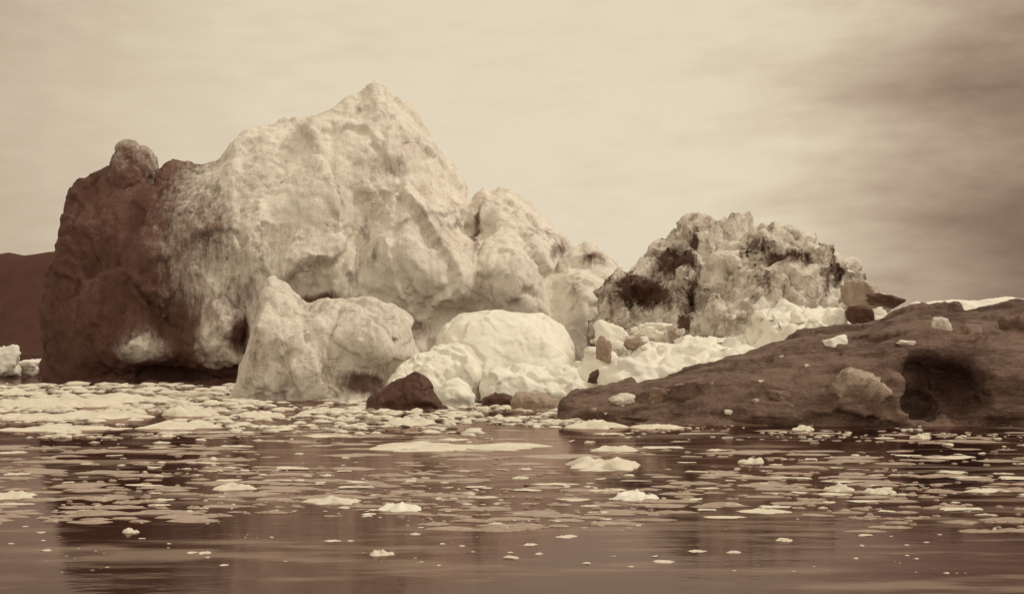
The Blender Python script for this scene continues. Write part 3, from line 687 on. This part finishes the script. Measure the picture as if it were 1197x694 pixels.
rng = np.random.RandomState(9)
protos = {}
def copies(n, region, wr, hr, label, group, seeds, mat=M_floe, dr=(0.6, 1.3)):
    k = 0; tries = 0
    while k < n and tries < n * 40:
        tries += 1
        px, py = rng.uniform(region[0], region[2]), rng.uniform(region[1], region[3])
        w = wr[0] * (wr[1] / wr[0]) ** (rng.uniform() ** 1.8)
        if any(abs(px - a) < (w + c) * 0.5 and abs(py - b) < 5 for a, b, c in placed): continue
        sd = seeds[rng.randint(len(seeds))]; key = (sd, mat.name)
        if key not in protos:
            V, F = floe(sd, 1, 1, 1, (30, 6))
            if sd % 2 == 0 and mat is M_floe: V, F = chunk(sd, (1, 1, 1.7), 3, 12, 40, 0.25); V[:, 2] += 0.1
            V[:, 2] = np.where(V[:, 2] < -0.02, V[:, 2] * 0.8, V[:, 2]); protos[key] = (V, F, None)
        V, F, me = protos[key]
        if me is None:
            o = mesh_obj('ice_floe', V, F, mat, dirt=np.zeros(len(V))); protos[key] = (V, F, o.data)
        else:
            o = bpy.data.objects.new('ice_floe', me); COL.objects.link(o)
        Y = wd(py); s = Y / FPX; W = w * s
        o.location = (wx(px, Y), Y, 0); o.rotation_euler = (0, 0, rng.uniform(-0.5, 0.5))
        o.scale = (W, W * rng.uniform(*dr), rng.uniform(*hr) * s * (0.35 + 0.45 * rng.uniform() ** 2))
        tag(o, label, 'ice floe', group); placed.append((px, py, w)); k += 1
S_ = list(range(300, 314))
copies(44, (0, 606, 1197, 664), (5, 26), (1.2, 4), 'small white floe scattered on the reflection in the near water', 'small floes in the near water', S_)
copies(85, (0, 545, 1197, 604), (12, 60), (1.5, 5), 'low white floe drifting in the streaked middle water', 'low floes in the middle water', S_, dr=(0.3, 0.8))
copies(60, (0, 545, 1197, 604), (20, 90), (1, 3), 'grey half-sunken floe in the streaked middle water', 'grey sunken floes in the middle water', S_, M_wet, (0.25, 0.7))
copies(24, (0, 505, 1197, 543), (16, 80), (1.5, 4), 'flat pale floe in the smooth far water', 'flat floes in the far water', S_, dr=(0.3, 0.8))
copies(35, (0, 503, 1197, 543), (24, 120), (1, 2.5), 'flat grey half-sunken floe in the smooth far water', 'grey sunken floes in the far water', S_, M_wet, (0.25, 0.7))
copies(28, (0, 462, 600, 503), (10, 44), (3, 8), 'white brash floe crowded in the ice field before the cliff', 'brash floes under the tall iceberg', S_)

# the crumbs of ice between them: past counting
def brash():
    Vs, Fs, Ds, off = [], [], [], 0
    D, F = ico(2)
    shapes = []
    for s in range(12):
        r = np.random.RandomState(400 + s); R = 1 + 0.4 * fbm(D * 1.3 + s * 7, s, 4); shapes.append(D * R[:, None])
    def field(n, x0, y0, x1, y1, w0, w1, pw=1.0, thr=-0.1, sd=0):
        nonlocal off
        px = rng.uniform(x0, x1, n); py = y0 + (y1 - y0) * rng.uniform(0, 1, n) ** pw
        Y = wd(py); X = wx(px, Y)
        keep = fbm(np.stack([X / 5, Y / 9, X * 0], 1), 77 + sd, 3) > thr
        for x, y in zip(X[keep], Y[keep]):
            w = (w0 + (w1 - w0) * rng.uniform() ** 2.2) * y / FPX
            a = rng.uniform(0, 6.28); c, s_ = math.cos(a), math.sin(a)
            v = shapes[rng.randint(12)] * np.array([w / 2, w / 2 * rng.uniform(0.6, 1.2), w * rng.uniform(0.07, 0.20)])
            v = np.stack([v[:, 0] * c - v[:, 1] * s_ + x, v[:, 0] * s_ + v[:, 1] * c + y, v[:, 2] + w * 0.03], 1)
            Vs.append(v); Fs.append(F + off); off += len(v); Ds.append(np.full(len(v), 0.75 * rng.uniform() ** 2.0))
    field(2600, -60, 449, 300, 482, 2.5, 26, 0.9, -0.12, 1)
    field(2200, 270, 470, 720, 500, 2.5, 22, 1.0, -0.05, 2)
    field(1300, -60, 480, 560, 512, 3, 26, 1.2, 0.08, 3)
    field(500, 700, 492, 1197, 512, 3, 10, 1.2, 0.05, 4)
    field(1100, -60, 510, 1260, 612, 2, 15, 1.0, 0.12, 5)
    field(260, -60, 606, 1260, 670, 2, 7, 1.5, 0.05, 6)
    V = np.concatenate(Vs); Fc = np.concatenate(Fs)
    o = mesh_obj('brash_ice', V, Fc, M_floe, dirt=np.concatenate(Ds))
    tag(o, 'crumbs of white brash ice strewn over the dark water', kind='stuff')
brash()
def slush():
    Vs, Fs, off = [], [], 0
    sh = [floe(700 + k, 1, 1, 1, (18, 3))[0] for k in range(10)]; F = np.array([f if len(f) == 4 else f + [f[-1]] for f in floe(700, 1, 1, 1, (18, 3))[1]])
    F = floe(700, 1, 1, 1, (18, 3))[1]
    for k in range(1500):
        px, py = rng.uniform(-80, 1280), 503 + 118 * rng.uniform() ** 1.1
        Y = wd(py); s_ = Y / FPX; x = wx(px, Y)
        if noise(np.array([[x / 9, Y / 7, 0.3]]), 55)[0] < -0.05: continue
        w = (7 + 60 * rng.uniform() ** 3) * s_
        v = sh[rng.randint(10)] * np.array([w, w * rng.uniform(0.25, 0.6), 0.05]); v[:, 2] = np.maximum(v[:, 2], -0.02) + 0.006
        Vs.append(v + np.array([x, Y, 0])); Fs += [[i + off for i in f] for f in F]; off += len(v)
    V = np.concatenate(Vs)
    tag(mesh_obj('slush', V, Fs, M_wet, dirt=np.zeros(len(V))), 'grey streaks of half-sunken slush on the dark water', kind='stuff')
slush()
